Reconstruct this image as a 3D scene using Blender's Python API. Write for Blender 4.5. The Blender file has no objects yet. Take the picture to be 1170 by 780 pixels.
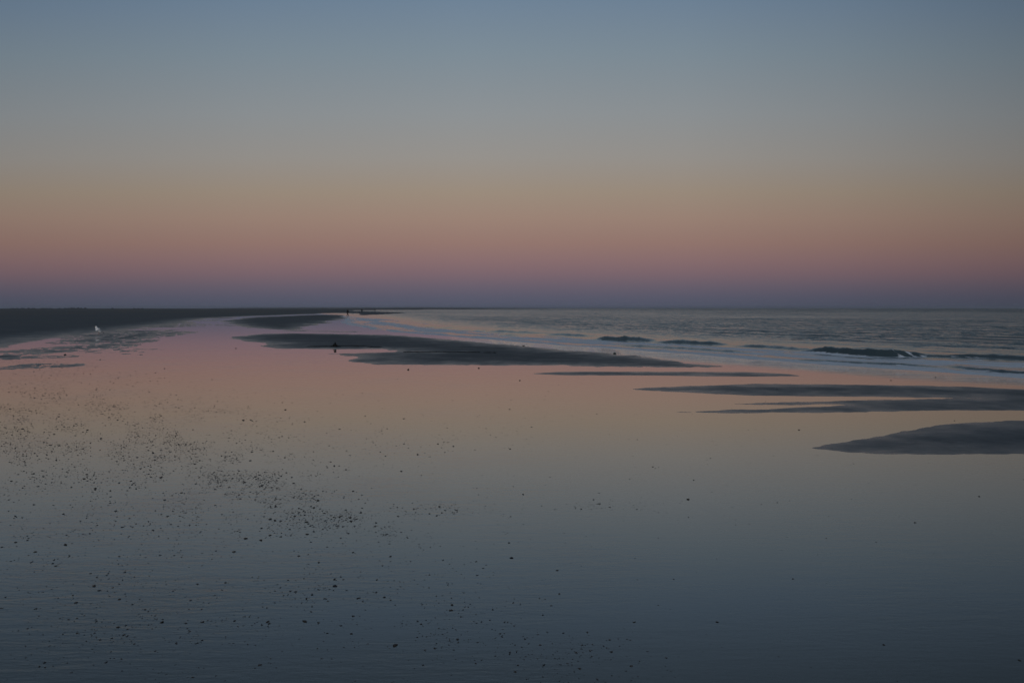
import bpy, bmesh, math, random
import numpy as np
from mathutils import Vector, Matrix
random.seed(7); rng = np.random.default_rng(11)
S = bpy.context.scene; C = S.collection
H = 2.0; F = 910.0; PITCH = math.atan(38/910.0)
cp, sp = math.cos(PITCH), math.sin(PITCH)

# ------------------------------------------------------------------ camera
cd = bpy.data.cameras.new('camera'); cam = bpy.data.objects.new('camera', cd); C.objects.link(cam)
cd.sensor_width = 36; cd.lens = 28.0; cd.clip_start = .05; cd.clip_end = 40000
cam.location = (0, 0, H); cam.rotation_euler = (math.pi/2-PITCH, 0, 0)
S.camera = cam

def gp(x, y):                       # where a bearing and a drop below the horizon meet the ground
    sx = (x-585)/F; sy = (390-y)/F
    dz = -sp+sy*cp; dy = cp+sy*sp
    t = -H/dz
    return (sx*t, dy*t)
def W(pts): return np.array([gp(*p) for p in pts])
def mpp(y): return gp(585, y)[1]/F  # metres per unit of bearing at that distance

# ------------------------------------------------------------------ noise
_perm = rng.permutation(512)
_tab = rng.random(512)*2-1
def vnoise(x, y, seed=0):
    xi = np.floor(x).astype(np.int64); yi = np.floor(y).astype(np.int64)
    xf = x-xi; yf = y-yi
    u = xf*xf*xf*(xf*(xf*6-15)+10); v = yf*yf*yf*(yf*(yf*6-15)+10)
    def h(a, b): return _tab[(_perm[(a+seed*37) & 511]+b*7+_perm[(b+seed*13) & 511]) & 511]
    n00, n10, n01, n11 = h(xi, yi), h(xi+1, yi), h(xi, yi+1), h(xi+1, yi+1)
    return (n00*(1-u)+n10*u)*(1-v)+(n01*(1-u)+n11*u)*v
def fbm(x, y, o=4, seed=0, g=.5):
    s = 0; a = 1; t = 0
    for i in range(o):
        c, n = math.cos(.6*i+.3), math.sin(.6*i+.3)
        s = s+a*vnoise((x*c-y*n)*2**i+17.3*i, (x*n+y*c)*2**i+5.1*i, seed+i); t += a; a *= g
    return s/t
def ss(a, b, x):
    t = np.clip((x-a)/(b-a), 0, 1); return t*t*(3-2*t)

def seg_dist(X, Y, P, closed):
    n = len(P); d = np.full(X.shape, 1e9); ins = np.zeros(X.shape, bool)
    for i in range(n if closed else n-1):
        ax, ay = P[i]; bx, by = P[(i+1) % n]
        ex, ey = bx-ax, by-ay; L = ex*ex+ey*ey+1e-12
        t = np.clip(((X-ax)*ex+(Y-ay)*ey)/L, 0, 1)
        d = np.minimum(d, np.hypot(X-ax-t*ex, Y-ay-t*ey))
        if closed:
            c = ((ay > Y) != (by > Y)) & (X < (bx-ax)*(Y-ay)/(by-ay+1e-12)+ax); ins ^= c
    return d, ins
def poly_sd(X, Y, P):
    d, ins = seg_dist(X, Y, P, True); return np.where(ins, d, -d)
def line_info(X, Y, P):             # signed offset (+ = away from the beach), distance along
    d = np.full(X.shape, 1e9); q = np.zeros(X.shape); a = np.zeros(X.shape); acc = 0
    for i in range(len(P)-1):
        ax, ay = P[i]; bx, by = P[i+1]
        ex, ey = bx-ax, by-ay; L = math.hypot(ex, ey); ex /= L; ey /= L
        t = (X-ax)*ex+(Y-ay)*ey
        lo = -1e9 if i == 0 else 0; hi = 1e9 if i == len(P)-2 else L
        tc = np.clip(t, lo, hi)
        px, py = X-ax-tc*ex, Y-ay-tc*ey; dd = np.hypot(px, py)
        sgn = np.sign(ex*(Y-ay)-ey*(X-ax)); m = dd < d
        d = np.where(m, dd, d); q = np.where(m, dd*sgn, q); a = np.where(m, acc+tc, a); acc += L
    return q, a, acc

# ------------------------------------------------------------------ outlines of sandbars, beach and surf, back on the ground
BARS = [W([(262,385),(276,389),(308,392.5),(290,395),(314,398.3),(380,398.6),(435,399),(458,402),(409,403.2),(375,404),(409,408),(393,412.5),(433,416),(500,416.6),(560,416.6),(700,418.2),(788,419),(830,418.4),(794,416),(762,411.2),(709,405.5),(656,401),(603,396),(550,391.6),(494,386),(445,382.6),(378,381),(330,380.6),(296,381.3)]),
 W([(600,427),(656,428.8),(735,429),(860,430.2),(925,429.8),(900,427),(860,425),(735,424.4),(640,424.6)]),
 W([(712,444.6),(780,448),(860,452),(966,453.3),(1045,454),(1122,454.6),(1045,456.3),(982,456.7),(926,458.6),(880,460),(832,461.6),(900,462.4),(978,461.6),(932,464.6),(850,468),(756,471),(850,471.9),(987,470.8),(1055,469.1),(1170,469),(1400,469),(1400,452),(1250,448),(1170,445),(1110,442),(1045,440.2),(939,438.6),(860,438.2),(780,441)]),
 W([(921,511.8),(973,516.6),(1014,518.9),(1170,518.4),(1400,518),(1400,474),(1250,478),(1170,479.7),(1137,481),(1096,483),(1063,486),(1045,491),(1003,498),(954,505.6)]),
 W([(253,365.6),(263,370.5),(290,375),(320,377),(345,376.4),(353,374.5),(364,370.5),(382,366),(396,362.4),(396,359.4),(350,360),(301,361.8)]),
 W([(285,378.2),(340,378.6),(415,379.4),(415,378.7),(340,377.9)]),
 W([(268,373.6),(330,377.2),(352,377.4),(330,375.4)]), W([(205,364.6),(250,363.8),(300,362.9),(250,363.2)]), W([(232,371),(262,372.2),(285,372.6),(262,371.4)])]
LAND = W([(-1400,560),(-500,450),(-200,410),(-60,399),(0,396.5),(38,390),(64,385.5),(110,380.5),(150,376),(185,371.3),(218,366.2),(240,363.3),(300,360.6),(391,357.7),(394,361),(430,360.4),(476,357.7),(476,357),(430,355.7),(400,354.7),(440,354.2),(560,353.1),(640,352.5)])
far = []
for deg in range(2, 100, 8):
    a = math.radians(deg); far.append((-14000*math.sin(a), 14000*math.cos(a)))
LAND = np.vstack([LAND, np.array(far+[(-9000,-2000), (-40,-40)])])
# small emergent gravelly patches and streaks: bearing, drop, half widths, lift in metres
PATCH = [(137,386,24,2.6,.016),(96,396.5,40,2.2,.008),(50,401,36,2,.008),(150,390,26,1.6,.008),(180,380,30,1.3,.009),(210,371,24,.8,.010),(20,420,24,2,.004),(112,382.6,16,1.3,.010),(70,417.5,32,2.2,.0042),(32,416,20,1.5,.003),(112,428,14,2,.003),(62,427,18,3,.003),(125,462,26,3.2,.0024),(150,401,30,2,.004),(118,389,26,2.4,.011),(122,395,20,1.6,.008),(142,383,34,2.,.015),
 (30,409,30,2,.006),(155,378.5,26,1.1,.015),(135,392,14,1.6,.006),(190,477,22,1.6,.0016),(196,500,26,4,.0014),(90,445,40,2,.002),(60,407,40,1.6,.003),(290,402,30,1.6,-.002),(190,373,26,.9,.013),(240,366,26,.7,.007),
 (176,369.5,30,.9,.011),(0,407,14,3,.012),(90,400,60,1.6,.0035),(160,405,40,1.2,.003),(236,397,16,1.2,.0025),(225,428,26,1.2,.002),(130,411,34,1.3,.003),(200,392,16,1,.003)]
def sand_h(X, Y):
    D = np.hypot(X, Y)
    h = np.full(X.shape, -.0024)
    lx = (X/np.maximum(Y, 1)) * F + 585
    left = ss(520, 60, lx)*(Y > 2)
    h = h+.0005*fbm(X*.35, Y*.25, 3, 3)
    h = h+left*(.0003+.0012*fbm(X*1.1, Y*.8, 4, 9)+.0010*fbm(X*.25, Y*.5, 4, 12))*ss(3., 9., Y)
    big = fbm(X*.22, Y*.12, 4, 21)
    fine = fbm(X*1.3, Y*.8, 4, 5)
    for (x, y, wx, wy, a) in PATCH:
        cx, cy = gp(x, y); sx = wx*cy/F; sy = (gp(585, y-wy)[1]-gp(585, y+wy)[1])/2
        u = ((X-cx)/sx)**2+((Y-cy)/sy)**2
        h = h+np.where(u < 9, a*.62*np.exp(-u*.7)*(1+1.1*fine+1.7*fbm(X*3.4, Y*2.2, 4, 31, .7)), 0)
    for k, P in enumerate(BARS):
        sd = poly_sd(X, Y, P)
        wob = .10 if k == 3 else (.13 if k in (1, 2) else .5)
        if k in (0, 4, 5): sd = sd+np.clip(D/40, .5, 3)*({0: .35, 4: .9, 5: .4}[k])*fbm(X*.22+k, Y*.10, 4, 170+k)
        sd = sd+wob*fbm(X*.9+k, Y*.55, 4, 40+k)*np.clip((12-np.abs(sd))/12, 0, 1)+wob*.8*fbm(X*3.2+k, Y*1.9, 4, 140+k, .65)
        sl = .011 if k == 3 else .007
        b = np.where(sd > 0, .035*(1-np.exp(-sd*sl/.035*1.6)), sd*sl)-.0002
        h = np.maximum(h, np.clip(b, -.0022, None))
    sd = poly_sd(X, Y, LAND)
    sdn = sd+ss(0, 30, D)*(.9*fbm(X*.16, Y*.07, 4, 60)+.35*fbm(X*.7, Y*.3, 3, 61))*np.clip(D/60, .3, 4)
    b = np.where(sdn > 0, .16*(1-np.exp(-sdn*.004/.16)), sdn*.0006)
    near = np.exp(-np.abs(sd)/np.clip(D*.09, 1, 9))*(D < 200)*(D > 8)
    b = b+near*(.0045*fbm(X*.30, Y*.22, 5, 160, .6)+.0012*fbm(X*2.5, Y*1.5, 3, 161))
    h = np.maximum(h, np.clip(b, -.0022, None))
    above = np.clip(h/.01, 0, 1)
    h = h+above*(.0022*fbm(X*2.2, Y*1.6, 4, 70)+.003*fbm(X*.4, Y*.4, 3, 71))*np.clip(h/.02, 0, 1)
    # sea bed falls away seaward
    q, _, _ = line_info(X, Y, SHORE)
    h = np.where(q > 0, np.minimum(h, np.maximum(-.6, .05-.05*q)) if False else h, h)
    return h, q
SHORE = W([(330,357.5),(386,359.8),(393,363.5),(388,368),(410,374.6),(440,378.6),(480,381.6),(530,386),(600,391.6),(660,396.4),(760,402.6),(860,410.5),(950,417.6),(1040,424),(1100,428.5),(1170,433),(1300,441),(1700,466)])
SHORE = np.vstack([np.array([gp(300,356.4), ]) , SHORE, np.array([[60, 2], [90,-60]])])

# ------------------------------------------------------------------ materials
def nt(name):
    m = bpy.data.materials.new(name); m.use_nodes = True; t = m.node_tree; t.nodes.clear()
    o = t.nodes.new('ShaderNodeOutputMaterial'); return m, t, o
class N:
    def __init__(s, t): s.t = t
    def __call__(s, typ, ins=None, **kw):
        n = s.t.nodes.new('ShaderNode'+typ)
        for k, v in kw.items(): setattr(n, k, v)
        for k, v in (ins or {}).items():
            if isinstance(v, bpy.types.NodeSocket): s.t.links.new(v, n.inputs[k])
            else: n.inputs[k].default_value = v
        return n
def col(r, g, b): return (r, g, b, 1)
def simple(name, c, rough=.6, noise=.25, scale=20, spec=.3):
    m, t, o = nt(name); n = N(t)
    g = n('NewGeometry'); no = n('TexNoise', {'Vector': g.outputs['Position'], 'Scale': scale, 'Detail': 4})
    mr = n('MapRange', {'Value': no.outputs[0], 3: 1-noise, 4: 1+noise})
    v = n('VectorMath', {0: c[:3], 'Scale': mr.outputs[0]}, operation='SCALE')
    b = n('BsdfPrincipled', {'Base Color': v.outputs[0], 'Roughness': rough, 'Specular IOR Level': spec})
    t.links.new(b.outputs[0], o.inputs[0]); return m

def m_sand():
    m, t, o = nt('damp_sand'); n = N(t)
    g = n('NewGeometry'); pos = g.outputs['Position']
    z = n('SeparateXYZ', {0: pos}).outputs[2]
    wn = n('TexNoise', {'Vector': pos, 'Scale': .8, 'Detail': 6, 'Roughness': .65}).outputs[0]
    zd = n('Math', {0: n('MapRange', {'Value': wn, 1: .3, 2: .7, 3: -.008, 4: .010}).outputs[0], 1: z}, operation='ADD').outputs[0]
    dry = n('MapRange', {'Value': zd, 1: -.001, 2: .026}).outputs[0]
    n1 = n('TexNoise', {'Vector': pos, 'Scale': .35, 'Detail': 6, 'Roughness': .65}).outputs[0]
    n2 = n('TexNoise', {'Vector': pos, 'Scale': 260., 'Detail': 3}).outputs[0]
    n3 = n('TexNoise', {'Vector': pos, 'Scale': 7., 'Detail': 7, 'Roughness': .7}).outputs[0]
    base = n('ValToRGB', {0: n1}); r = base.color_ramp
    r.elements[0].position = .3; r.elements[0].color = col(.078, .095, .107); r.elements[1].position = .72; r.elements[1].color = col(.124, .140, .150)
    crown = n('MapRange', {'Value': z, 1: .04, 2: .15}).outputs[0]
    big = n('TexNoise', {'Vector': n('Mapping', {'Vector': pos, 'Scale': (.05, .012, 1.)}).outputs[0], 'Scale': 1., 'Detail': 6, 'Roughness': .6}).outputs[0]
    crn = n('Math', {0: crown, 1: n('MapRange', {'Value': big, 1: .42, 2: .62}).outputs[0]}, operation='MULTIPLY').outputs[0]
    base = n('MixRGB', {0: crn, 1: base.outputs[0], 2: col(.15, .135, .115)})
    k = n('MapRange', {'Value': n2, 3: .8, 4: 1.2}).outputs[0]; k3 = n('MapRange', {'Value': n3, 1: .3, 2: .7, 3: .86, 4: 1.12}).outputs[0]
    kk = n('Math', {0: k, 1: k3}, operation='MULTIPLY').outputs[0]
    c = n('VectorMath', {0: base.outputs[0], 'Scale': kk}, operation='SCALE').outputs[0]
    rough = n('MapRange', {'Value': dry, 3: .26, 4: .8}).outputs[0]
    spec = n('MapRange', {'Value': dry, 3: .5, 4: .15}).outputs[0]
    st = n('Mapping', {'Vector': pos, 'Scale': (3., 9., 9.)}).outputs[0]
    b1 = n('TexNoise', {'Vector': st, 'Scale': 1., 'Detail': 8, 'Roughness': .6}).outputs[0]
    bp = n('Bump', {'Height': b1, 'Distance': .035, 'Strength': .6})
    bp2 = n('Bump', {'Height': n2, 'Distance': .002, 'Strength': .4, 'Normal': bp.outputs[0]})
    b = n('BsdfPrincipled', {'Base Color': c, 'Roughness': rough, 'Specular IOR Level': spec, 'Normal': bp2.outputs[0]})
    t.links.new(b.outputs[0], o.inputs[0]); return m

def fresnel_fac(n, normal, ior, gain, power):
    f = n('Fresnel', {'IOR': ior, **({'Normal': normal} if normal is not None else {})}).outputs[0]
    p = n('Math', {0: f, 1: power}, operation='POWER').outputs[0]
    return n('Math', {0: p, 1: gain}, operation='MULTIPLY', use_clamp=True).outputs[0]

def m_film():
    m, t, o = nt('thin_water_film'); n = N(t)
    g = n('NewGeometry'); pos = g.outputs['Position']
    a = n('Mapping', {'Vector': pos, 'Rotation': (0, 0, -.12), 'Scale': (.9, 5., 1.)}).outputs[0]
    w1 = n('TexNoise', {'Vector': a, 'Scale': 1.6, 'Detail': 6, 'Roughness': .62, 'Distortion': .6}).outputs[0]
    a2 = n('Mapping', {'Vector': pos, 'Rotation': (0, 0, .1), 'Scale': (7., 22., 1.)}).outputs[0]
    w2 = n('TexNoise', {'Vector': a2, 'Scale': 1.3, 'Detail': 4, 'Roughness': .6}).outputs[0]
    sx = n('SeparateXYZ', {0: pos})
    near = n('MapRange', {'Value': sx.outputs[1], 1: 14., 2: 4.5, 3: .3, 4: 1.1}).outputs[0]
    lf = n('MapRange', {'Value': sx.outputs[0], 1: 1.5, 2: -1.5, 3: .35, 4: 1.}).outputs[0]
    amt = n('Math', {0: near, 1: lf}, operation='MULTIPLY').outputs[0]
    fardamp = n('MapRange', {'Value': sx.outputs[1], 1: 40., 2: 85., 3: 1., 4: 0.}).outputs[0]
    amt = n('Math', {0: amt, 1: fardamp}, operation='MULTIPLY').outputs[0]
    # broad patches where the flow riffles the film
    pz = n('TexNoise', {'Vector': pos, 'Scale': .45, 'Detail': 3}).outputs[0]
    pm = n('MapRange', {'Value': pz, 1: .4, 2: .68, 3: .35, 4: 1.4}).outputs[0]
    amt = n('Math', {0: amt, 1: pm}, operation='MULTIPLY').outputs[0]
    sw = n('Attribute', attribute_name='swash').outputs['Fac']
    a3 = n('Mapping', {'Vector': pos, 'Rotation': (0, 0, -1.05), 'Scale': (.45, 2.4, 1.)}).outputs[0]
    w3 = n('TexNoise', {'Vector': a3, 'Scale': 1., 'Detail': 7, 'Roughness': .65, 'Distortion': .5}).outputs[0]
    b0 = n('Bump', {'Height': w3, 'Distance': .09, 'Strength': sw})
    b1 = n('Bump', {'Height': w1, 'Distance': .0034, 'Strength': amt, 'Normal': b0.outputs[0]})
    b2 = n('Bump', {'Height': w2, 'Distance': .0020, 'Strength': amt, 'Normal': b1.outputs[0]})
    f = fresnel_fac(n, None, 1.34, 1.2, .72)
    gl = n('BsdfGlossy', {'Color': col(.97, .97, .97), 'Roughness': .018, 'Normal': b2.outputs[0]})
    tr = n('BsdfTransparent', {'Color': col(.92, .86, .74)})
    mx = n('MixShader', {0: f, 1: tr.outputs[0], 2: gl.outputs[0]})
    fm = n('Math', {0: n('MapRange', {'Value': w3, 1: .47, 2: .60}).outputs[0], 1: n('Math', {0: sw, 1: .8}, operation='MULTIPLY').outputs[0]}, operation='MULTIPLY').outputs[0]
    fo = n('BsdfDiffuse', {'Color': col(.55, .58, .62)})
    mx = n('MixShader', {0: fm, 1: mx.outputs[0], 2: fo.outputs[0]})
    t.links.new(mx.outputs[0], o.inputs[0]); return m

def m_sea():
    m, t, o = nt('sea_water_and_foam'); n = N(t)
    g = n('NewGeometry'); pos = g.outputs['Position']
    uv = n('UVMap', uv_map='shore').outputs[0]          # u along the shore in metres, v out to sea in metres
    foam = n('Attribute', attribute_name='foam').outputs['Fac']
    chop = n('Attribute', attribute_name='chop').outputs['Fac']
    def wave(sc, stretch, det, rot):
        mp = n('Mapping', {'Vector': uv, 'Rotation': (0, 0, rot), 'Scale': (sc*stretch, sc, sc)}).outputs[0]
        return n('TexNoise', {'Vector': mp, 'Scale': 1., 'Detail': det, 'Roughness': .6, 'Distortion': .25}).outputs[0]
    a = wave(.22, .4, 3, .15)
    b1 = n('Bump', {'Height': a, 'Distance': .6, 'Strength': chop})
    def slope(sc, stretch, rot, amp, det=2):            # facets of the wind chop: steeper on the side that faces the beach
        mp = n('Mapping', {'Vector': uv, 'Rotation': (0, 0, rot), 'Scale': (sc*stretch, sc, sc)}).outputs[0]
        c = n('TexNoise', {'Vector': mp, 'Scale': 1., 'Detail': det, 'Roughness': .55, 'Distortion': .3}).outputs[1]
        c = n('VectorMath', {0: c, 1: (.5, .5, .5)}, operation='SUBTRACT').outputs[0]
        return n('VectorMath', {0: c, 1: (amp*.8, amp, 0)}, operation='MULTIPLY').outputs[0]
    sl = slope(.16, .35, .1, .18)
    for k in ((.75, .4, -.15, .30), (3.0, .5, .2, .62), (13., .6, 0, .7)):
        sl = n('VectorMath', {0: sl, 1: slope(*k)}, operation='ADD').outputs[0]
    sl = n('VectorMath', {0: sl, 1: (-.085, -.162, 0)}, operation='ADD').outputs[0]
    sl = n('VectorMath', {0: sl, 'Scale': chop}, operation='SCALE').outputs[0]
    nn = n('VectorMath', {0: n('VectorMath', {0: b1.outputs[0], 1: sl}, operation='ADD').outputs[0]}, operation='NORMALIZE').outputs[0]
    f = fresnel_fac(n, nn, 1.34, 1., 1.)
    gl = n('BsdfGlossy', {'Color': col(.95, .95, .95), 'Roughness': .13, 'Normal': nn})
    df = n('BsdfDiffuse', {'Color': col(.058, .084, .094), 'Normal': nn})
    mx = n('MixShader', {0: f, 1: df.outputs[0], 2: gl.outputs[0]})
    # foam: lacy, drawn out along the shore
    mp = n('Mapping', {'Vector': uv, 'Scale': (.5, 1.9, 1.)}).outputs[0]
    fn = n('TexNoise', {'Vector': mp, 'Scale': 1.2, 'Detail': 8, 'Roughness': .68, 'Distortion': .8}).outputs[0]
    th = n('MapRange', {'Value': foam, 1: 0., 2: 1., 3: .80, 4: .30}).outputs[0]
    d = n('Math', {0: fn, 1: th}, operation='SUBTRACT').outputs[0]
    fm = n('MapRange', {'Value': d, 1: 0., 2: .09, 3: 0., 4: .97}).outputs[0]
    fb = n('Bump', {'Height': fn, 'Distance': .12, 'Strength': .8, 'Normal': b1.outputs[0]})
    fd = n('BsdfDiffuse', {'Color': col(.78, .84, .90), 'Normal': fb.outputs[0]})
    m2 = n('MixShader', {0: fm, 1: mx.outputs[0], 2: fd.outputs[0]})
    t.links.new(m2.outputs[0], o.inputs[0]); return m

M_SAND, M_FILM, M_SEA = m_sand(), m_film(), m_sea()

def grid_mesh(name, X, Y, Z, mat, keep=None, attrs=None, uv=None, wrap=False):
    r, c = X.shape
    co = np.stack([X, Y, Z], -1).reshape(-1, 3).astype(np.float32)
    i = np.arange(r*c).reshape(r, c)
    if wrap: i = np.hstack([i, i[:, :1]])
    q = np.stack([i[:-1, :-1], i[:-1, 1:], i[1:, 1:], i[1:, :-1]], -1).reshape(-1, 4)
    if keep is not None:
        kf = keep.reshape(-1)[q].any(1); q = q[kf]
    used = np.zeros(len(co), bool); used[q.ravel()] = True
    mp = np.cumsum(used)-1; q = mp[q]; co = co[used]
    me = bpy.data.meshes.new(name)
    me.vertices.add(len(co)); me.vertices.foreach_set('co', co.ravel())
    me.loops.add(q.size); me.loops.foreach_set('vertex_index', q.ravel().astype(np.int32))
    me.polygons.add(len(q)); me.polygons.foreach_set('loop_start', (np.arange(len(q))*4).astype(np.int32))
    me.polygons.foreach_set('loop_total', np.full(len(q), 4, np.int32))
    me.update(calc_edges=True)
    me.polygons.foreach_set('use_smooth', np.ones(len(q), bool))
    for k, a in (attrs or {}).items():
        at = me.attributes.new(k, 'FLOAT', 'POINT'); at.data.foreach_set('value', a.reshape(-1)[used].astype(np.float32))
    if uv is not None:
        l = me.uv_layers.new(name='shore'); U = np.stack([u.reshape(-1)[used] for u in uv], -1)[q.ravel()]
        l.data.foreach_set('uv', U.astype(np.float32).ravel())
    me.materials.append(mat); me.validate()
    o = bpy.data.objects.new(name, me); C.objects.link(o); return o

def tag(o, label=None, cat=None, group=None, kind=None):
    if label: o['label'] = label
    if cat: o['category'] = cat
    if group: o['group'] = group
    if kind: o['kind'] = kind
    return o

# ------------------------------------------------------------------ sand sheet
def rad(y): return gp(585, y)[1]
rows = np.concatenate([np.arange(352.27, 353.2, .15), np.arange(353.3, 440, .5), np.arange(440, 530, 1.), np.arange(530, 830, 2.)])
R = np.array([rad(y) for y in rows]); R = np.concatenate([[16000.], R, [3., 2., 1.2, .5, .02]])[::-1]
th_in = np.arctan((np.arange(-70, 1245, 1.5)-585)/F)
t0, t1 = th_in[0], th_in[-1]
th = np.concatenate([th_in, np.linspace(t1, t0+2*math.pi, 90)[1:-1]])
TH, RR = np.meshgrid(th, R)
X, Y = RR*np.sin(TH), RR*np.cos(TH)
Z, q = sand_h(X, Y)
# the bed slopes away under the sea
Z = np.where(q > 1.5, np.minimum(Z, np.clip(-(q-1.5)*.03, -1.5, 0)), Z)
sdl = poly_sd(X, Y, LAND); Zl, _ = Z, 0
Z = np.where(sdl > 0, np.maximum(Z, np.clip(.16*(1-np.exp(-sdl*.004/.16)), 0, 1)), Z)
sand = grid_mesh('beach_sand', X, Y, Z, M_SAND, wrap=True); tag(sand, kind='structure')

# ------------------------------------------------------------------ thin water film on the flat
fx = np.concatenate([np.linspace(-260, -75, 30), np.arange(-74, 70, .7)]); fy = np.concatenate([np.linspace(-60, 0, 10), np.arange(1, 80, .6), np.arange(81, 420, 3.)])
FX, FY = np.meshgrid(fx, fy)
fq, fa, _ = line_info(FX, FY, SHORE)
fd = np.hypot(FX, FY)
swash = .8*ss(-.16, -.01, fq/np.maximum(fd, 5))*(.55+.6*fbm(fa*.12, fq*.5, 3, 77))*ss(62, 38, fd)*(FY > 5)
film = grid_mesh('shallow_water', FX, FY, np.zeros(FX.shape), M_FILM, attrs={'swash': np.clip(swash, 0, 1)}); tag(film, kind='structure')

# ------------------------------------------------------------------ the sea
rows = np.concatenate([[352.14, 352.2], np.arange(352.27, 354, .1), np.arange(354, 372, .25), np.arange(372, 448, .3), np.arange(448, 520, 2.)])
R = np.concatenate([[22000.], [rad(y) for y in rows]])[::-1]
th = np.concatenate([np.arctan((np.arange(290, 1240, 1.)-585)/F), np.linspace(math.atan(655/F), 2.2, 60)[1:]])
TH, RR = np.meshgrid(th, R)
X, Y = RR*np.sin(TH), RR*np.cos(TH)
q, al, tot = line_info(X, Y, SHORE)
DD = np.hypot(X, Y)
amp = ss(2, 9, q)
qs = q+.35*fbm(X*.5, Y*.35, 4, 90)*np.clip(DD/25, .5, 5)
Z = -.012+.03*ss(-.4, 1.2, qs)+.03*ss(1, 8, q)
# chop: many small wave trains running roughly onshore
fadeD = lambda L: ss(2.2, 6., L*F/np.maximum(DD, 1)) # a train fades out where it is finer than the grid
for k in range(46):
    L = .35*(1.12**k) if k < 24 else random.uniform(.5, 5)
    ang = random.gauss(0, .55); kk = 2*math.pi/L; ph = random.uniform(0, 6.28)
    A = .0055*L**.75*random.uniform(.6, 1.2)*(.55 if L < 1.5 else .45)
    arg = kk*(q*math.cos(ang)+al*math.sin(ang))+ph+1.2*fbm(X/L/3, Y/L/3, 2, k)
    Z = Z+A*amp*(.35+.65*ss(6, 22, q))*fadeD(L)*np.sin(arg)
# low swells behind the break
sw = np.sin(2*math.pi*(q+1.5*fbm(al*.03, q*.02, 2, 7))/9.)
Z = Z+.02*ss(7, 18, q)*np.clip(sw, -.3, 1)*(.6+.6*fbm(al*.06, q*.05, 3, 8))
BRK = [ # base line of the face, height, seaward width, shoreward width, taper
 ([(900,402.2),(935,404.6),(965,406.8),(1000,408.4),(1040,409.2),(1085,410)], .30, 1.1, .24, 2.2),
 ([(1050,409),(1085,410),(1125,411),(1170,413),(1240,416)], .15, .8, .22, 2.),
 ([(664,388.4),(700,390),(722,390.9),(752,392.2)], .27, 1.3, .35, 2.2),
 ([(735,392),(770,393.6),(800,394.8),(830,396)], .19, 1., .35, 1.6),
 ([(612,383.2),(635,384.2),(668,386)], .20, 1.4, .45, 2.),
 ([(542,379.6),(575,380.9),(612,382.4)], .20, 2., .6, 2.6),
 ([(480,374),(520,377),(550,379.6)], .12, 2., .6, 3),
 ([(555,383),(590,384.6)], .12, 1., .5, 2.),
 ([(826,396),(850,397.4),(880,399.6),(935,403)], .15, .9, .35, 2.),
 ([(1060,417.5),(1100,423),(1135,426.4),(1180,429.4),(1240,433)], .075, .5, .16, 1.6),
 ([(690,395),(740,397.6),(800,400.8),(860,405)], .09, .5, .25, 2.),
 ([(880,410.5),(960,415.2),(1030,418.6),(1090,422)], .06, .5, .16, 2.),
 ([(430,367),(470,371.5),(520,376.5)], .10, 2.5, .9, 3.),
 ([(930,397),(990,399.4),(1060,401.6)], .06, 1.2, .7, 2.5),
 ([(1090,398),(1140,399.8),(1200,401)], .07, 1.5, .9, 2.5),
]
facem = np.zeros(X.shape)
for j, (pl, hh, ws, wb, te) in enumerate(BRK):
    P = W(pl); b, a2, T = line_info(X, Y, P)
    b = b-(.25+wb*.8)+(.25 if j < 2 else .42)*fbm(a2*.45, a2*0+j, 4, 110+j)*min(1.3, ws)
    win = ss(-te*.1, te, a2)*ss(-te*.1, te, T-a2)
    hm = hh*(.95+(.24 if j < 2 else .40)*fbm(a2*1.7, b*.5+3*j, 5, 130+j, .65))
    prof = np.where(b > 0, np.exp(-(b/ws)**2), np.exp(-(np.abs(b)/wb)**2.2))
    Z = Z+hm*win*prof*(1+.10*fbm(X*3.2, Y*3.2, 3, 150+j))
    # water is drawn down just in front of the face
    facem = np.maximum(facem, win*np.exp(-((b+wb*.2)/(wb*1.1))**2)*min(1, hh/.12))
# foam
TOP = W([(380,359.5),(400,361.5),(450,366),(500,372.5),(560,380.6),(640,385.6),(700,390.8),(780,394.8),(860,399),(950,405.4),(1010,409),(1100,410),(1170,412.6),(1300,416.5),(1500,424)])
qt, at_, _ = line_info(X, Y, TOP)
inz = ss(.8, -.6, qt)*ss(-.3, .5, qs)
wid = np.maximum(q-qt, .5); rel = np.clip(q/wid, 0, 1)     # 0 at the swash edge, 1 at the break
patch = fbm(al*.10, q*.28, 4, 200); p2 = fbm(al*.35, q*.9, 3, 201)
foam = inz*(.84+.46*patch+.40*p2+.20*np.cos(rel*11+2*patch))
foam = np.maximum(foam, 1.05*np.exp(-((qt+.15+.5*patch)/.30)**2)*ss(-.35, .1, patch+.3)*ss(0, 1, qs))
foam = foam+.35*np.exp(-((qs-.7)/.5)**2)*ss(-.3, .3, qs)   # bubbly leading edge
foam = foam*(1-.95*facem)
bq, ba, bt = line_info(X, Y, W(BRK[0][0])); 
crestf = 0*X
for lo, hi in [(.40, .47), (.72, .96)]:
    crestf = crestf+np.exp(-((bq-.35+.3*fbm(al*1.3, q*2, 3, 220))/.34)**2)*ss(lo-.05, lo+.02, ba/bt)*ss(hi+.05, hi-.02, ba/bt)
for j in (1, 2, 3, 4, 5, 8, 9):                      # spilling crests, patchy along their length
    cq, ca_, ct = line_info(X, Y, W(BRK[j][0]))
    crestf = crestf+np.exp(-((cq-.05)/(.3+.15*(j in (4, 5))))**2)*ss(-.5, .8, ca_)*ss(-.5, .8, ct-ca_)*np.clip(.55+1.2*fbm(al*.5, q*.3, 4, 230+j), 0, 1)
foam = np.maximum(foam, (.60+.30*fbm(al*2.2, q*3, 3, 240))*np.clip(crestf, 0, 1))
far_f = ss(14, 20, q)*np.clip(fbm(al*.05, q*.09, 4, 210)-.34, 0, 1)*.9
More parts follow.
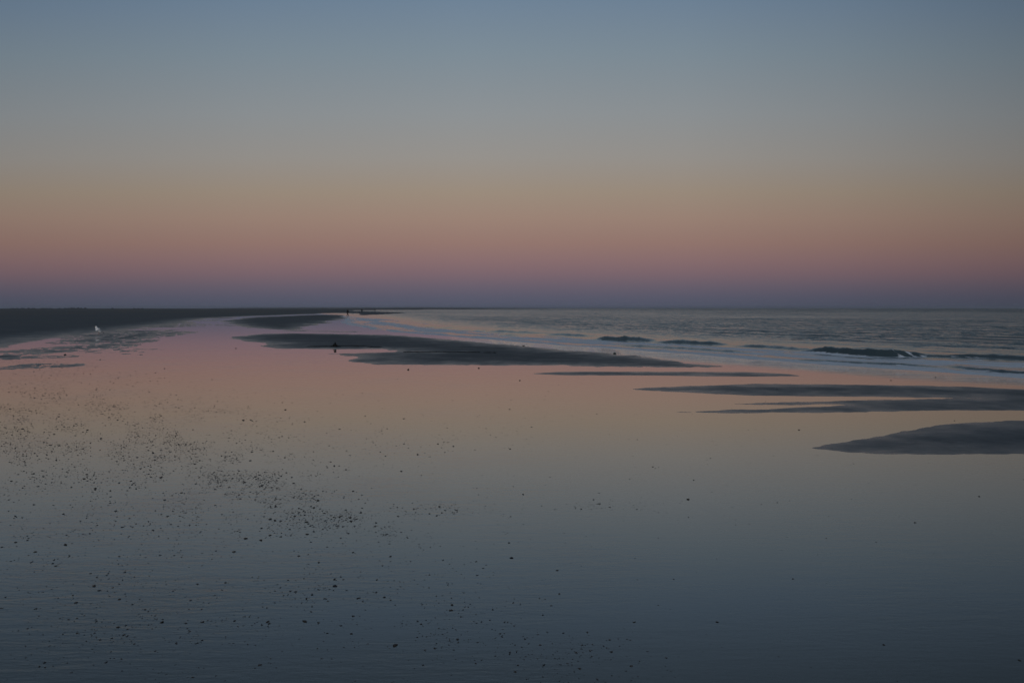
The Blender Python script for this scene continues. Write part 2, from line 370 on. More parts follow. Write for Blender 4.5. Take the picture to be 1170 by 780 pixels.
foam = np.clip(foam+far_f*.5, 0, 1)
chop = (.20+.80*ss(6, 24, q)+.5*ss(120, 600, q))*(1-.4*inz)*(.85+.3*fbm(al*.02, q*.05, 3, 5))
# clear of the beach and the spit
sdl = poly_sd(X, Y, LAND)
Z = np.where(sdl > 0, Z-.3*ss(0, 25, sdl), Z)
keep = (q > -.6) & (sdl < 40)
sea = grid_mesh('sea', X, Y, Z, M_SEA, keep=keep, attrs={'foam': foam, 'chop': chop}, uv=(al, q)); tag(sea, kind='structure')

# ------------------------------------------------------------------ small builders
def mesh_obj(name, verts, faces, mat, parent=None, smooth=True):
    me = bpy.data.meshes.new(name); me.from_pydata([tuple(v) for v in verts], [], faces); me.update()
    if smooth: me.polygons.foreach_set('use_smooth', [True]*len(me.polygons))
    me.materials.append(mat)
    o = bpy.data.objects.new(name, me); C.objects.link(o)
    if parent: o.parent = parent
    return o
def bm_obj(name, bm, mat, parent=None):
    me = bpy.data.meshes.new(name); bm.to_mesh(me); bm.free()
    me.polygons.foreach_set('use_smooth', [True]*len(me.polygons)); me.materials.append(mat)
    o = bpy.data.objects.new(name, me); C.objects.link(o)
    if parent: o.parent = parent
    return o
def empty(name, loc, rz=0):
    o = bpy.data.objects.new(name, None); C.objects.link(o); o.location = loc; o.rotation_euler = (0, 0, rz); o.empty_display_size = .1; return o
def ground_z(x, y):
    h, _ = sand_h(np.array([[float(x)]]), np.array([[float(y)]])); return float(h[0, 0])
def ground_zs(pts):
    a = np.array(pts); h, _ = sand_h(a[None, :, 0], a[None, :, 1]); return h[0]

# shells and pebbles --------------------------------------------------
def shell_geo(seed):               # a cockle half lying dome up, ribbed, chipped edge
    r = random.Random(seed); V = []; Fc = []; nr, na = 5, 14
    asp = r.uniform(.65, .9); hgt = r.uniform(.28, .42)
    V.append((0, -.42, .30*hgt))
    for i in range(1, nr+1):
        f = i/nr
        for j in range(na):
            a = 2*math.pi*j/na
            rr = f*(1+(.05*math.cos(a*7) if i > 2 else 0))*(r.uniform(.9, 1.05) if i == nr else 1)
            x = .5*rr*math.cos(a); y = .5*asp*rr*math.sin(a)-.42*(1-f)*.6
            z = hgt*math.sqrt(max(0, 1-f*f*.98))+(.02 if j % 2 else 0)*f
            V.append((x, y, z))
    for j in range(na): Fc.append((0, 1+j, 1+(j+1) % na))
    for i in range(nr-1):
        for j in range(na):
            a = 1+i*na+j; b = 1+i*na+(j+1) % na; Fc.append((a, a+na, b+na, b))
    return V, Fc
def pebble_geo(seed, flat=.5):
    r = random.Random(seed); bm = bmesh.new(); bmesh.ops.create_icosphere(bm, subdivisions=2, radius=.5)
    ox, oy, oz = [r.uniform(0, 50) for _ in range(3)]
    for v in bm.verts:
        c = v.co; k = 1+.22*math.sin(c.x*5+ox)*math.cos(c.y*6+oy)+.12*math.sin(c.z*9+oz+c.x*4)
        v.co = Vector((c.x*k, c.y*k*r.uniform(.72, .78), c.z*k*flat+.5*flat*.7))
    V = [tuple(v.co) for v in bm.verts]; Fc = [tuple(v.index for v in f.verts) for f in bm.faces]; bm.free(); return V, Fc
def chip_geo(seed):                # broken shell chip: thin curved angular flake
    r = random.Random(seed); n = r.randint(5, 7); top = []; 
    for j in range(n):
        a = 2*math.pi*j/n+r.uniform(-.25, .25); rr = r.uniform(.32, .52)
        x, y = rr*math.cos(a), rr*.6*math.sin(a); top.append((x, y, .16+.25*(x*r.choice([-1, 1]))+.05))
    c = (0, 0, .30); V = [c]+top+[(x*.97, y*.97, z-.12) for x, y, z in top]
    Fc = [(0, 1+j, 1+(j+1) % n) for j in range(n)]+[(1+j, 1+n+j, 1+n+(j+1) % n, 1+(j+1) % n) for j in range(n)]+[tuple(range(2*n, n, -1))]
    return V, Fc
M_SHD = simple('dark_mussel_shell', (.020, .022, .026), .45, .4, 90, .3)
M_SHB = simple('grey_cockle_shell', (.055, .052, .048), .55, .4, 90)
M_PEB = simple('dark_pebble', (.035, .033, .030), .6, .35, 60)
M_WEED = simple('dark_seaweed', (.016, .014, .009), .5, .4, 60, .4)
KINDS = []
for i in range(3): KINDS.append(('cockle_shell', shell_geo(20+i), M_SHB, 'shell'))
for i in range(3): KINDS.append(('mussel_shell', shell_geo(50+i), M_SHD, 'shell'))
for i in range(3): KINDS.append(('pebble', pebble_geo(80+i, random.uniform(.4, .6)), M_PEB, 'pebble'))
for i in range(3): KINDS.append(('shell_chip', chip_geo(120+i), M_SHD, 'shell'))
def density(x, y):
    d = .0
    d += 1.0*math.exp(-((y-505-(x-60)*.12)/58)**2)*(1/(1+math.exp((x-330)/45)))
    c = 530+(x-210)*.33
    d += 2.6*math.exp(-((y-c)/(10+max(0, (430-x))*.11))**2)*math.exp(-((x-320)/105)**2)
    d += .85*math.exp(-((y-470)/34)**2)*math.exp(-((x-30)/130)**2)
    d += .9*math.exp(-((y-582)/7)**2)*math.exp(-((x-480)/75)**2)
    d += .45*math.exp(-((y-579)/5)**2)*math.exp(-((x-665)/60)**2)
    d += .35*math.exp(-((y-500)/14)**2)*math.exp(-((x-470)/90)**2)
    d += .50*math.exp(-((y-720)/32)**2)*math.exp(-((x-525)/55)**2)
    d += .40*math.exp(-((y-755)/26)**2)*math.exp(-((x-665)/70)**2)
    d += .35*math.exp(-((y-665)/50)**2)*math.exp(-((x-390)/120)**2)
    d += .30*math.exp(-((y-715)/40)**2)*math.exp(-((x-170)/120)**2)
    d += .28*math.exp(-((y-640)/60)**2)*(1/(1+math.exp((x-330)/60)))
    d += .03*(1/(1+math.exp((x-700)/90)))
    d += .004
    for (a, b, wa, wb, k) in ((70,418,38,4,2.2),(125,462,34,5,2.6),(40,448,60,9,1.),(190,478,30,4,2.),(200,502,34,9,2.),(95,430,50,6,1.),(30,410,40,5,1.2),(255,470,30,3,1.)): d += k*math.exp(-((x-a)/wa)**2-((y-b)/wb)**2)
    if y > 615: d *= .38
    if x > 200: d *= 1-.9*math.exp(-((y-395)/30)**2)
    return d
pts = []
while len(pts) < 46000:
    x = random.uniform(-60, 1230); y = random.uniform(400, 790)
    if random.random() < density(x, y)/2.4:
        n0 = float(vnoise(np.array([x*.045]), np.array([y*.09]), 3)[0])
        if random.random() > .55+.6*n0: continue
        s = min(.04, .0062*math.exp(random.gauss(0, .5)))*(1 if y > 560 else 1+.55*(560-y)/130)
        if random.random() < .035: s = min(.034, s*2.1)
        pts.append([x, y, s])
    # big individual ones seen in the photo are added below
BIGP = [(27,613),(113,617),(12,641),(66,638),(94,701),(88,706),(108,720),(111,719),(207,628.5),(285,704),(96,703),(45,761),(190,770),(72,724),(20,671),(31,612),(119,613),(382,532),(376,509),(429,600),(379,617),(326,468),(330,500),(278,480),(400,520),(382,561.5),(262,500),(256,606),(265,573),(250,604),(436,492),(388,490),(506,595),(547,565),(541,572),(355,619),(463,636),(620,773),(618,749),(614,752),(586,792),(671,722),(560,708),(543,710),(521,719),(459,712),(484,670),(490,671),(300,693),(305,694),(446,641),(469,641),(538,642),(563,696),(673,725),(906,661,),(819,638),(888,574),(1001,619),(1165,754),(913,491),(888,445),(1069,431),(1018,434.5),(106,423),(188,421),(30,479),(100,491),(172,537),(107,543),(53,523),(266,546),(230,588),(256,589),(273,538),(286,526),(146,596),(186,606),(215,562),(54,564),(170,563),(16,612)]
for p in BIGP:
    y = p[1]; pts.append([p[0], y, min(.06, max(.015, 2.8*gp(585, y)[1]/F if y < 560 else .011+.008*random.random()))])
info = []
for x, y, s in pts:
    gx, gy = gp(x, y); info.append((gx, gy, s, x, y))
zs = ground_zs([(i[0], i[1]) for i in info])
order = sorted(range(len(info)), key=lambda i: -info[i][2]/info[i][1])
def tf(i):
    r = random.Random(i*7+1); gx, gy, s, _, _ = info[i]
    return Matrix.Translation((gx, gy, max(zs[i], -.0008)-.01*s)) @ Matrix.Rotation(r.uniform(0, 6.28), 4, 'Z') @ Matrix.Rotation(r.gauss(0, .12), 4, 'X') @ Matrix.Diagonal((s, s*r.uniform(.7, 1.1), s*r.uniform(.42, .75), 1))
protos = {}
LAB = {'cockle_shell': 'small grey ribbed cockle shell scattered on the wet mirror-like sand', 'mussel_shell': 'small dark mussel shell scattered on the wet mirror-like sand',
 'pebble': 'small dark pebble scattered on the wet mirror-like sand', 'shell_chip': 'small dark broken shell chip scattered on the wet mirror-like sand'}
GRP = {'cockle_shell': 'grey cockle shells strewn on the wet sand', 'mussel_shell': 'dark mussel shells strewn on the wet sand', 'pebble': 'dark pebbles strewn on the wet sand', 'shell_chip': 'dark shell chips strewn on the wet sand'}
near_p = {}                                                        # four that can be told apart on their own
UNI = {(906,661): ('lone dark flat pebble on the smooth wet sand at lower right', 'pebble'),
       (913,491): ('tiny dark pebble on smooth wet sand just left above the nearest sandbar tip', 'pebble'),
       (888,445): ('small dark pebble lying on the long right-hand sandbar', 'pebble'),
       (1069,431): ('small dark pebble in the swash between the surf and the right-hand sandbar', 'pebble')}
indiv = [i for i in order if (info[i][3], info[i][4]) in UNI]
indiv += [i for i in order if i not in indiv][:300]
iset = set(indiv)
for i in indiv:
    kd = KINDS[(i*5+3) % 12]; u = UNI.get((info[i][3], info[i][4]))
    if u: kd = KINDS[6+i % 3]
    key = id(kd)
    if key not in protos:
        me = bpy.data.meshes.new(kd[0]); me.from_pydata(kd[1][0], [], kd[1][1]); me.update(); me.materials.append(kd[2])
        me.polygons.foreach_set('use_smooth', [kd[0] != 'shell_chip']*len(me.polygons)); protos[key] = me
    o = bpy.data.objects.new(kd[0], protos[key]); C.objects.link(o); o.matrix_world = tf(i)
    if u: tag(o, u[0], u[1])
    else: tag(o, LAB[kd[0]], kd[3], GRP[kd[0]])
V = []; Fc = []; 
for i in order:
    if i in iset: continue
    kd = KINDS[(i*5+3) % 12]
    if info[i][4] < 640 or kd[0] != 'shell_chip': kd = KINDS[6+i % 3] if i % 2 else KINDS[9+i % 3]
    T = tf(i); b = len(V); V += [T @ Vector(v) for v in kd[1][0]]; Fc += [tuple(b+k for k in f) for f in kd[1][1]]
st = mesh_obj('shell_debris', V, Fc, M_SHD, smooth=False); tag(st, 'countless fine dark shell fragments peppering the wet sand', 'shell debris', kind='stuff')

# stones and weed by the sandbars ---------------------------------------
def rock(name, px, py, w, hgt, label, mat, seed, cat='stone'):
    gx, gy = gp(px, py); V, Fc = pebble_geo(seed, .9)
    V = [(a*w, b*w, c*hgt/.8) for a, b, c in V]
    o = mesh_obj(name, V, Fc, mat); o.location = (gx, gy, ground_z(gx, gy)-.01); return tag(o, label, cat)
rock('stone', 383, 401.6, .11, .07, 'dark round stone standing in the inlet below the seaweed mound', M_PEB, 301)
rock('stone', 466.5, 422.3, .065, .045, 'small dark stone in pink water below the large sandbar', M_PEB, 302)
rock('stone', 547, 420.6, .06, .04, 'small dark stone close under the large sandbar edge', M_PEB, 303)
rock('stone', 702.5, 404.3, .13, .08, 'dark stone in the swash above the long sandbar', M_PEB, 304)
rock('stone', 598, 395.2, .12, .06, 'low dark stone at the seaward edge of the large sandbar', M_PEB, 305)
rock('stone', 594, 434.6, .05, .03, 'small dark stone below the thin middle sandbar tip', M_PEB, 306)
rock('stone', 74.5, 405.5, .11, .06, 'dark stone on the streaky wet sand below the gull', M_PEB, 307)
rock('stone', 269.5, 398, .08, .04, 'small dark stone in pink water off the large sandbar tip', M_PEB, 308)

def weed_clump(px, py, length, depth, hgt, label, seed, peak=None):
    r = random.Random(seed); gx, gy = gp(px, py); V = []; Fc = []
    n = int(60+length*60)
    for k in range(n):               # overlapping curled blades heaped along a line
        u = r.uniform(-.5, .5); x = u*length; y = r.gauss(0, depth*.25)
        top = hgt*(1-(2*u)**2)**.5*.6*r.uniform(.4, 1)
        if peak: top = max(top, peak*math.exp(-(x/(.08+.1*hgt))**2)*r.uniform(.4, 1))
        L = r.uniform(.05, .16); wd = r.uniform(.012, .03); a = r.uniform(0, 6.28); b = len(V)
        base = top*.0
        for s in range(5):
            t = s/4; px_ = x+math.cos(a)*L*(t-.5); py_ = y+math.sin(a)*L*(t-.5); pz = .004+top*math.sin(math.pi*(.12+.76*t))
            V += [(px_-math.sin(a)*wd*(1-.6*t), py_+math.cos(a)*wd*(1-.6*t), pz), (px_+math.sin(a)*wd*(1-.6*t), py_-math.cos(a)*wd*(1-.6*t), pz+wd*.5)]
        for s in range(4): Fc.append((b+2*s, b+2*s+1, b+2*s+3, b+2*s+2))
    # matted core
    Vc, Fcc = pebble_geo(seed, .9); b = len(V)
    V += [(a*length*.9, c*depth*.7, z*hgt*.7) for a, c, z in Vc]; Fc += [tuple(b+k for k in f) for f in Fcc]
    o = mesh_obj('seaweed', V, Fc, M_WEED); o.location = (gx, gy, ground_z(gx, gy)-.005); return tag(o, label, 'seaweed')
weed_clump(383, 396.3, .55, .5, .12, 'dark pointed mound of seaweed standing on the large sandbar', 1, peak=.24)
weed_clump(366, 396.2, 1.2, .9, .035, 'flat dark strand of seaweed left of the pointed mound', 2)
weed_clump(403, 395.6, 1.5, .9, .04, 'flat dark strand of seaweed right of the pointed mound', 3)
weed_clump(428, 396.6, .7, .6, .02, 'thin faint scrap of seaweed right of the long dark strand', 4)
for i, (x, y, L) in enumerate([(470,402.2,.7), (484,402.6,.6), (500,402.2,.9), (522,402.8,.8), (541,403,.6), (560,403.4,.5)]):
    o = weed_clump(x, y, L, .5, .022, 'small dark scrap of seaweed in the line across the large sandbar', 20+i); o['group'] = 'seaweed scraps across the large sandbar'

# ------------------------------------------------------------------ gull
M_WHITE = simple('white_feathers', (.86, .87, .88), .7, .06, 40)
M_GREY = simple('pale_grey_feathers', (.42, .44, .47), .7, .1, 40)
M_BLACK = simple('black_feathers', (.02, .02, .022), .6, .2, 40)
M_BEAK = simple('yellow_beak', (.55, .40, .08), .4, .1, 40)
M_LEG = simple('pinkish_leg', (.30, .17, .15), .5, .1, 40)
def skin(name, joints, edges, mat, parent=None, sub=2, root=0):
    me = bpy.data.meshes.new(name); me.from_pydata([j[:3] for j in joints], edges, []); me.update()
    o = bpy.data.objects.new(name, me); C.objects.link(o)
    md = o.modifiers.new('s', 'SKIN'); md.use_smooth_shade = True
    if not me.skin_vertices: me.skin_vertices.new()
    for i, j in enumerate(joints):
        sv = me.skin_vertices[0].data[i]; rr = j[3]; sv.radius = (rr, rr if len(j) < 5 else j[4]); sv.use_root = (i == root)
    s = o.modifiers.new('u', 'SUBSURF'); s.levels = sub; s.render_levels = sub
    dg = bpy.context.evaluated_depsgraph_get(); dg.update()
    m2 = bpy.data.meshes.new_from_object(o.evaluated_get(dg)); o.modifiers.clear(); o.data = m2; m2.name = name
    m2.materials.clear(); m2.materials.append(mat); m2.polygons.foreach_set('use_smooth', [True]*len(m2.polygons))
    if parent: o.parent = parent
    return o
gx, gy = gp(112.5, 382.3)
g = empty('gull', (gx, gy, ground_z(gx, gy)), math.radians(236)); g.scale = (1.3, 1.3, 1.16); tag(g, 'white gull standing on the dark sand edge, body turned sideways', 'gull')
# +x is forwards; upright resting pose
body = skin('body', [(-.02,0,.27,.115),(-.13,0,.19,.085),(-.24,0,.12,.04,.03),(.05,0,.34,.112),(.095,0,.425,.082),(.125,0,.49,.060),(.135,0,.54,.055),(.165,0,.555,.036)], [(0,1),(1,2),(0,3),(3,4),(4,5),(5,6),(6,7)], M_WHITE, g)
for s in (-1, 1):
    w = skin('wing', [(.02,.098*s,.355,.045,.026),(-.06,.110*s,.285,.062,.028),(-.17,.088*s,.195,.040,.020),(-.25,.05*s,.14,.016,.012)], [(0,1),(1,2),(2,3)], M_GREY, g)
    skin('wing_tip', [(-.23,.045*s,.165,.018,.01),(-.34,.02*s,.085,.008,.006)], [(0,1)], M_BLACK, w, 1)
    skin('leg', [(-.01,.04*s,.21,.014),(-.02,.04*s,.10,.007),(0,.04*s,.012,.007),(.05,.04*s,.006,.006,.004)], [(0,1),(1,2),(2,3)], M_LEG, g, 1)
    skin('eye', [(.155,.040*s,.562,.007),(.158,.042*s,.562,.007)], [(0,1)], M_BLACK, g, 1)
skin('beak', [(.17,0,.552,.014),(.22,0,.545,.010),(.245,0,.532,.005)], [(0,1),(1,2)], M_BEAK, g, 1)

# ------------------------------------------------------------------ people
M_SKIN = simple('skin', (.32, .20, .15), .6, .08, 30)
M_JK = simple('dark_jacket_cloth', (.016, .018, .024), .85, .25, 60, .1)
M_TR = simple('dark_trouser_cloth', (.014, .015, .018), .85, .25, 60, .1)
M_HAIR = simple('dark_hair', (.02, .015, .012), .7, .2, 80)
M_SHOE = simple('dark_shoe', (.012, .012, .013), .6, .2, 80)
def person(px, py, yaw, stride, hgt, label, arms=.25):
    gx, gy = gp(px, py); z0 = max(0, ground_z(gx, gy))
    p = empty('person', (gx, gy, z0), yaw); k = hgt/1.75; p.scale = (k, k, k); tag(p, label, 'person')
    # +y forwards
    J = [(0,0,.95,.125,.10)]; E = []
    def add(j, par): J.append(j); E.append((par, len(J)-1)); return len(J)-1
    sp1 = add((0,.0,1.15,.13,.10), 0); sp2 = add((0,.01,1.36,.15,.105), sp1); nk = add((0,.02,1.49,.055), sp2); hd0 = add((0,.03,1.56,.06), nk); hd = add((0,.035,1.64,.078,.092), hd0); add((0,.03,1.71,.06,.07), hd)
    nose = add((0,.125,1.625,.014), hd)
    feet = []
    for s in (-1, 1):
        f = stride*s
        hp = add((.09*s,0,.90,.088), 0); kn = add((.10*s,f*.42+.03,.49,.058), hp)
        lift = .06 if s < 0 and abs(stride) > .1 else 0
        an = add((.10*s,f*.78-(.03 if f < 0 else 0),.09+lift,.038), kn); toe = add((.11*s,f*.78+.16-(.03 if f < 0 else 0),.035+lift*.3,.036,.03), an); feet.append((f, lift))
        shd = add((.17*s,.0,1.42,.062), sp2); el = add((.235*s,-f*arms-.03,1.14,.043), shd); wr = add((.24*s,-f*arms*2+.08,.90,.029), el)
        pm = add((.24*s,-f*arms*2+.11,.83,.030,.018), wr)
        for q_ in range(4):
            b1 = add((.24*s+(q_-1.5)*.004,-f*arms*2+.11+(q_-1.5)*.018,.765-.004*abs(q_-1.5),.0085), pm); add((.232*s,-f*arms*2+.125+(q_-1.5)*.017,.725+.008*abs(q_-1.3),.0075), b1)
        th_ = add((.225*s,-f*arms*2+.155,.80,.010), pm)
    body = skin('body', J, E, M_SKIN, p, 1)
    def tubes(name, chains, mat):                      # clothing as closed elliptical sleeves of cloth
        V = []; Fc = []; m_ = 14
        for ch in chains:
            b0 = len(V)
            for i, (x, y, z, rx, ry) in enumerate(ch):
                p0 = Vector(ch[max(0, i-1)][:3]); p1 = Vector(ch[min(len(ch)-1, i+1)][:3]); d = (p1-p0).normalized()
                ex = Vector((1, 0, 0)); ey = d.cross(ex).normalized(); ex = ey.cross(d).normalized()
                for j in range(m_):
                    a = 2*math.pi*j/m_; w_ = 1+.05*math.sin(3*a+z*23)
                    V.append(Vector((x, y, z))+ex*rx*math.cos(a)*w_+ey*ry*math.sin(a)*w_)
            for i in range(len(ch)-1):
                for j in range(m_): a = b0+i*m_+j; c = b0+i*m_+(j+1) % m_; Fc.append((a, c, c+m_, a+m_))
            Fc.append(tuple(range(b0, b0+m_))[::-1]); Fc.append(tuple(range(len(V)-m_, len(V))))
        return mesh_obj(name, V, Fc, mat, p)
    tubes('jacket', [[(0,0,.84,.185,.135),(0,0,.95,.18,.14),(0,0,1.1,.168,.135),(0,.005,1.25,.185,.14),(0,.01,1.38,.205,.135),(0,.01,1.45,.165,.11),(0,.015,1.50,.085,.08)]]+
      [[(.15*s,0,1.44,.07,.07),(.195*s,0,1.40,.078,.075),(.24*s,-stride*s*arms-.03,1.14,.062,.062),(.245*s,-stride*s*arms*2+.06,.92,.045,.045)] for s in (-1, 1)], M_JK)
    lg = []
    for s in (-1, 1):
        f = stride*s; lift = .06 if s < 0 and abs(stride) > .1 else 0; ya = f*.78-(.03 if f < 0 else 0)
        lg.append([(.07*s,0,.93,.11,.12),(.09*s,f*.08,.84,.108,.115),(.095*s,f*.25+.02,.66,.09,.095),(.10*s,f*.42+.03,.49,.072,.078),(.10*s,(f*.42+ya)/2,.30+lift*.5,.065,.07),(.10*s,ya,.10+lift,.058,.062)])
    tubes('trousers', lg+[[(0,0,.80,.15,.12),(0,0,.98,.165,.125)]], M_TR)
    V = []; Fc = []
    for i in range(7):
        for j in range(14):
            a = 2*math.pi*j/14; e = math.radians(90-i*17); back = -math.sin(a)
            V.append((.098*math.cos(e)*math.cos(a), .012+.108*math.cos(e)*math.sin(a)-.01, 1.665+.098*math.sin(e)-(.05*max(0, back) if i > 4 else 0)+(.05*max(0, -back) if i > 4 else 0)))
    for i in range(6):
        for j in range(14): Fc.append((i*14+j, i*14+(j+1) % 14, (i+1)*14+(j+1) % 14, (i+1)*14+j))
    mesh_obj('hair', V, Fc, M_HAIR, p)
    for s, (f, lift) in zip((-1, 1), feet):
        y0 = f*.78-(.03 if f < 0 else 0); skin('shoe', [(.10*s,y0-.03,.05+lift,.046),(.105*s,y0+.07,.045+lift*.6,.046,.04),(.11*s,y0+.17,.035+lift*.3,.044,.03)], [(0,1),(1,2)], M_SHOE, p, 1)
        skin('eye', [(.032*s,.112,1.645,.008),(.033*s,.116,1.645,.008)], [(0,1)], M_HAIR, p, 1)
    return p
person(397.3, 361.3, math.radians(65), .42, 1.72, 'nearest walker in dark clothes striding at the water edge')
person(413.5, 357.6, math.radians(20), .25, 1.74, 'second walker in dark clothes on the far spit between the other two')
person(428.5, 356.0, math.radians(-10), .2, 1.78, 'farthest walker in dark clothes, a tiny figure on the distant spit')

# ------------------------------------------------------------------ far shore
M_DUNE = simple('dune_sand_and_grass', (.20, .19, .18), .9, .35, .02)
M_BUSH = simple('dark_scrub_foliage', (.045, .05, .045), .9, .4, .5, .1)
def ridge(name, x0, x1, D, hfun, depth, mat, step=.6):
    xs = np.arange(x0, x1+.01, step); V = []; Fc = []
    prof = [(-.5, 0), (-.3, .55), (-.1, .95), (.08, 1), (.3, .6), (.5, 0)]
    for i, x in enumerate(xs):
        hh = hfun(x)*D/F
        for (d, f) in prof:
            V.append(((x-585)/F*D*(1+d*depth/D), D+d*depth, max(-.2, hh*f-.2)))
    n = len(prof)
    for i in range(len(xs)-1):
        for j in range(n-1): a = i*n+j; Fc.append((a, a+n, a+n+1, a+1))
    return mesh_obj(name, V, Fc, mat)
vn = lambda x, s=0: float(vnoise(np.array([float(x)]), np.array([.5]), s)[0])
def hr(x):
    e = min(1, max(0, (x-225)/70))*min(1, max(0, (660-x)/170))
    return e*(1.05+.35*vn(x*.03, 5)+.16*vn(x*.15, 6)+.10*vn(x*.6, 7)+.35*math.exp(-((x-465)/70)**2))
tag(ridge('hills', 215, 665, 5200, hr, 500, M_DUNE), kind='structure')
def hl(x): return .35+.12*vn(x*.1, 9)+.08*vn(x*.5, 10)
tag(ridge('dunes', -700, 260, 3000, hl, 300, M_DUNE, 1.), kind='structure')
def bush(px, w, h, D, seed, label, group):
    r = random.Random(seed); mp_ = D/F; V = []; Fc = []; w *= mp_; h *= mp_
    for k in range(150):
        u = r.uniform(-1, 1); v = r.uniform(-1, 1); t = r.random()
        e = max(0, 1-u*u*.9-v*v*.4)**.5
        c = Vector((u*w*.5, v*w*.35, t*h*e*(.75+.4*math.sin(u*7+seed)))); s = h*r.uniform(.10, .24)
        b = len(V); ax = Vector((r.gauss(0,1), r.gauss(0,1), r.gauss(0,1))).normalized(); a2 = ax.orthogonal().normalized(); a3 = ax.cross(a2)
        V += [c+a2*s, c+a3*s, c-a2*s, c-a3*s, c+ax*s*.6]; Fc += [(b,b+1,b+4),(b+1,b+2,b+4),(b+2,b+3,b+4),(b+3,b,b+4),(b+3,b+2,b+1,b)]
    V += [(-.01*w,0,0),(.01*w,0,0),(0,.01*w,0),(0,0,h*.5)]; b = len(V)-4; Fc += [(b,b+1,b+3),(b+1,b+2,b+3),(b+2,b,b+3)]
    o = mesh_obj('bush', V, Fc, M_BUSH, smooth=False); o.location = ((px-585)/F*D, D, .1); return tag(o, label, 'bush', group)
D = 2400
groups = [('at the far left of the skyline', [(15,5),(20,4),(26,5)]), ('left of the middle of the skyline clumps', [(33,3),(39,5)]), ('in the wide middle clump on the left skyline', [(49,5),(53,6),(58,4)]), ('just left of the longest dark clump', [(68,4),(75,4),(79,3)]), ('in the longest dark clump on the left skyline', [(83,4),(86,4),(90,4),(93,3)])]
sd_ = 0
for nm, l in groups:
    for (x, w) in l:
        sd_ += 1; bush(x, w, 1.25+.3*random.random() if x > 80 else 1.1, D, sd_, 'low dark bush '+nm, 'bushes '+nm)
bush(97.8, 3.2, 1.5, D, 50, 'dark bush standing last at the right end of the longest skyline clump', None)
bush(129, 2.6, 1.3, D, 51, 'lone dark bush on the skyline above and right of the gull', None)
for k, (x, w) in enumerate([(154,4),(159,4),(163,3)]): bush(x, w, .9, D, 60+k, 'low faint bush on the skyline right of the lone bush', 'faint bushes right of the lone bush')

# ------------------------------------------------------------------ sky
w = bpy.data.worlds.new('World'); S.world = w; w.use_nodes = True; t = w.node_tree; t.nodes.clear(); n = N(t)
out = n('OutputWorld')
tc = n('TexCoord').outputs['Generated']; sep = n('SeparateXYZ', {0: tc})
zz = sep.outputs[2]
def lin(c): return tuple(((v/255)/12.92 if v/255 < .04045 else ((v/255+.055)/1.055)**2.4) for v in c)+(1,)
stops = [(352,(82,87,105)),(340,(90,90,107)),(327,(106,96,109)),(312,(125,103,110)),(298,(137,110,111)),(278,(148,119,111)),(250,(155,131,118)),(220,(155,140,125)),(180,(150,146,141)),(130,(141,146,149)),(60,(125,140,151)),(0,(111,131,151))]
hz = n('Math', {0: n('VectorMath', {0: n('CombineXYZ', {0: sep.outputs[0], 1: sep.outputs[1]}).outputs[0]}, operation='LENGTH').outputs['Value'], 1: 1e-4}, operation='MAXIMUM').outputs[0]
ca = n('Math', {0: n('Math', {0: sep.outputs[1], 1: hz}, operation='DIVIDE').outputs[0], 1: .5}, operation='MAXIMUM').outputs[0]
lowk = n('MapRange', {'Value': zz, 1: .4, 2: .7}).outputs[0]
ca = n('MixRGB', {0: lowk, 1: ca, 2: col(1,1,1)}).outputs[0]   # the twilight arch stands highest opposite the sun and sinks to both sides
rp = n('ValToRGB', {0: n('Math', {0: zz, 1: ca}, operation='DIVIDE').outputs[0]}); cr = rp.color_ramp
els = [(max(0., math.sin(math.atan((390-y)/F)-PITCH)), c) for y, c in stops]+[(.46, (92,109,125)), (.62, (79,96,112)), (1., (68,85,104))]
cr.elements[0].position = els[0][0]; cr.elements[0].color = lin(els[0][1]); cr.elements[1].position = els[-1][0]; cr.elements[1].color = lin(els[-1][1])
for p_, c in els[1:-1]: e = cr.elements.new(p_); e.color = lin(c)
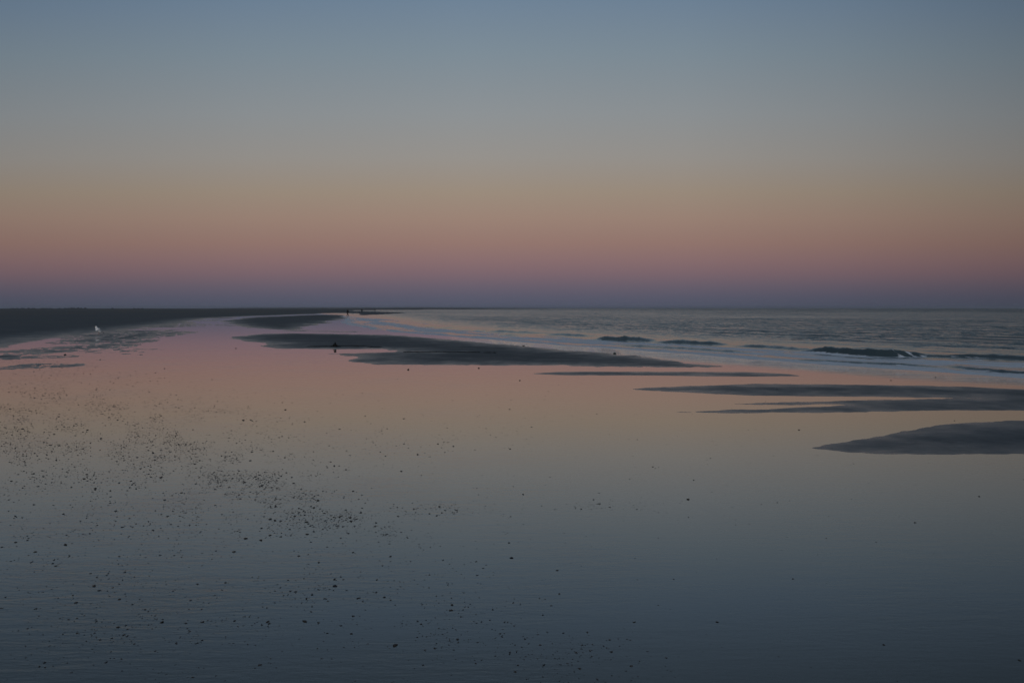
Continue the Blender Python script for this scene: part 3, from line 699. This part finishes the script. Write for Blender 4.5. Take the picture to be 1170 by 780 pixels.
# lens edge falloff put into the sky colour: dimmer towards both sides
az = n('Math', {0: sep.outputs[0], 1: sep.outputs[1]}, operation='ARCTAN2').outputs[0]
azc = n('ValToRGB', {0: n('MapRange', {'Value': az, 1: -math.pi/2, 2: math.pi/2}).outputs[0]}); a_ = azc.color_ramp
def pos_(deg): return (deg+90)/180
vals = [(-90,.62),(-33,.80),(-18,.94),(-3,1.),(12,.96),(22,.84),(33,.64),(90,.5)]
a_.elements[0].position = pos_(-90); a_.elements[0].color = (.62,)*3+(1,); a_.elements[1].position = 1; a_.elements[1].color = (.5,)*3+(1,)
for d_, v_ in vals[1:-1]: e = a_.elements.new(pos_(d_)); e.color = (v_,)*3+(1,)
azk = n('MixRGB', {0: n('MapRange', {'Value': zz, 1: .45, 2: .8}).outputs[0], 1: azc.outputs[0], 2: col(.85, .85, .85)}).outputs[0]
front = n('MixRGB', {0: 1., 1: rp.outputs[0], 2: azk}, blend_type='MULTIPLY').outputs[0]
sky = n('TexSky', sky_type='NISHITA', sun_disc=False, sun_elevation=math.radians(1.5), sun_rotation=math.radians(180), altitude=0., air_density=1., dust_density=1., ozone_density=3.)
skys = n('VectorMath', {0: sky.outputs[0], 'Scale': .10}, operation='SCALE').outputs[0]
back = n('MapRange', {'Value': sep.outputs[1], 1: .15, 2: -.55}, interpolation_type='SMOOTHSTEP').outputs[0]
mix = n('MixRGB', {0: back, 1: front, 2: skys}).outputs[0]
bg = n('Background', {'Color': mix, 'Strength': 1.}); t.links.new(bg.outputs[0], out.inputs[0])
ld = bpy.data.lights.new('afterglow_fill', 'SUN'); ld.energy = .8; ld.angle = math.radians(40); ld.color = (.96, .97, 1)
lo = bpy.data.objects.new('afterglow_fill', ld); C.objects.link(lo); lo.rotation_euler = (math.radians(75), 0, 0)   # soft fill added low behind the camera, standing in for afterglow past sunset

hb = bmesh.new(); bmesh.ops.create_cube(hb, size=1)
for v in hb.verts: v.co = Vector((v.co.x*48000, v.co.y*48000, -3 if v.co.z < 0 else 22))
hm_, ht, ho = nt('sea_air'); hn = N(ht); pv = hn('VolumePrincipled', {'Color': col(.80, .87, 1.), 'Density': 7e-5, 'Anisotropy': .3}); ht.links.new(pv.outputs[0], ho.inputs['Volume'])
hz_o = bm_obj('haze', hb, hm_); tag(hz_o, kind='stuff')
S.cycles.volume_bounces = 0

vs = S.view_settings; vs.view_transform = 'Standard'; vs.look = 'None'; vs.exposure = 0; vs.gamma = 1; vs.use_curve_mapping = False
S.render.engine = 'CYCLES'; S.cycles.max_bounces = 6; S.cycles.transparent_max_bounces = 8; S.cycles.glossy_bounces = 3; S.cycles.diffuse_bounces = 2
S.cycles.use_denoising = True
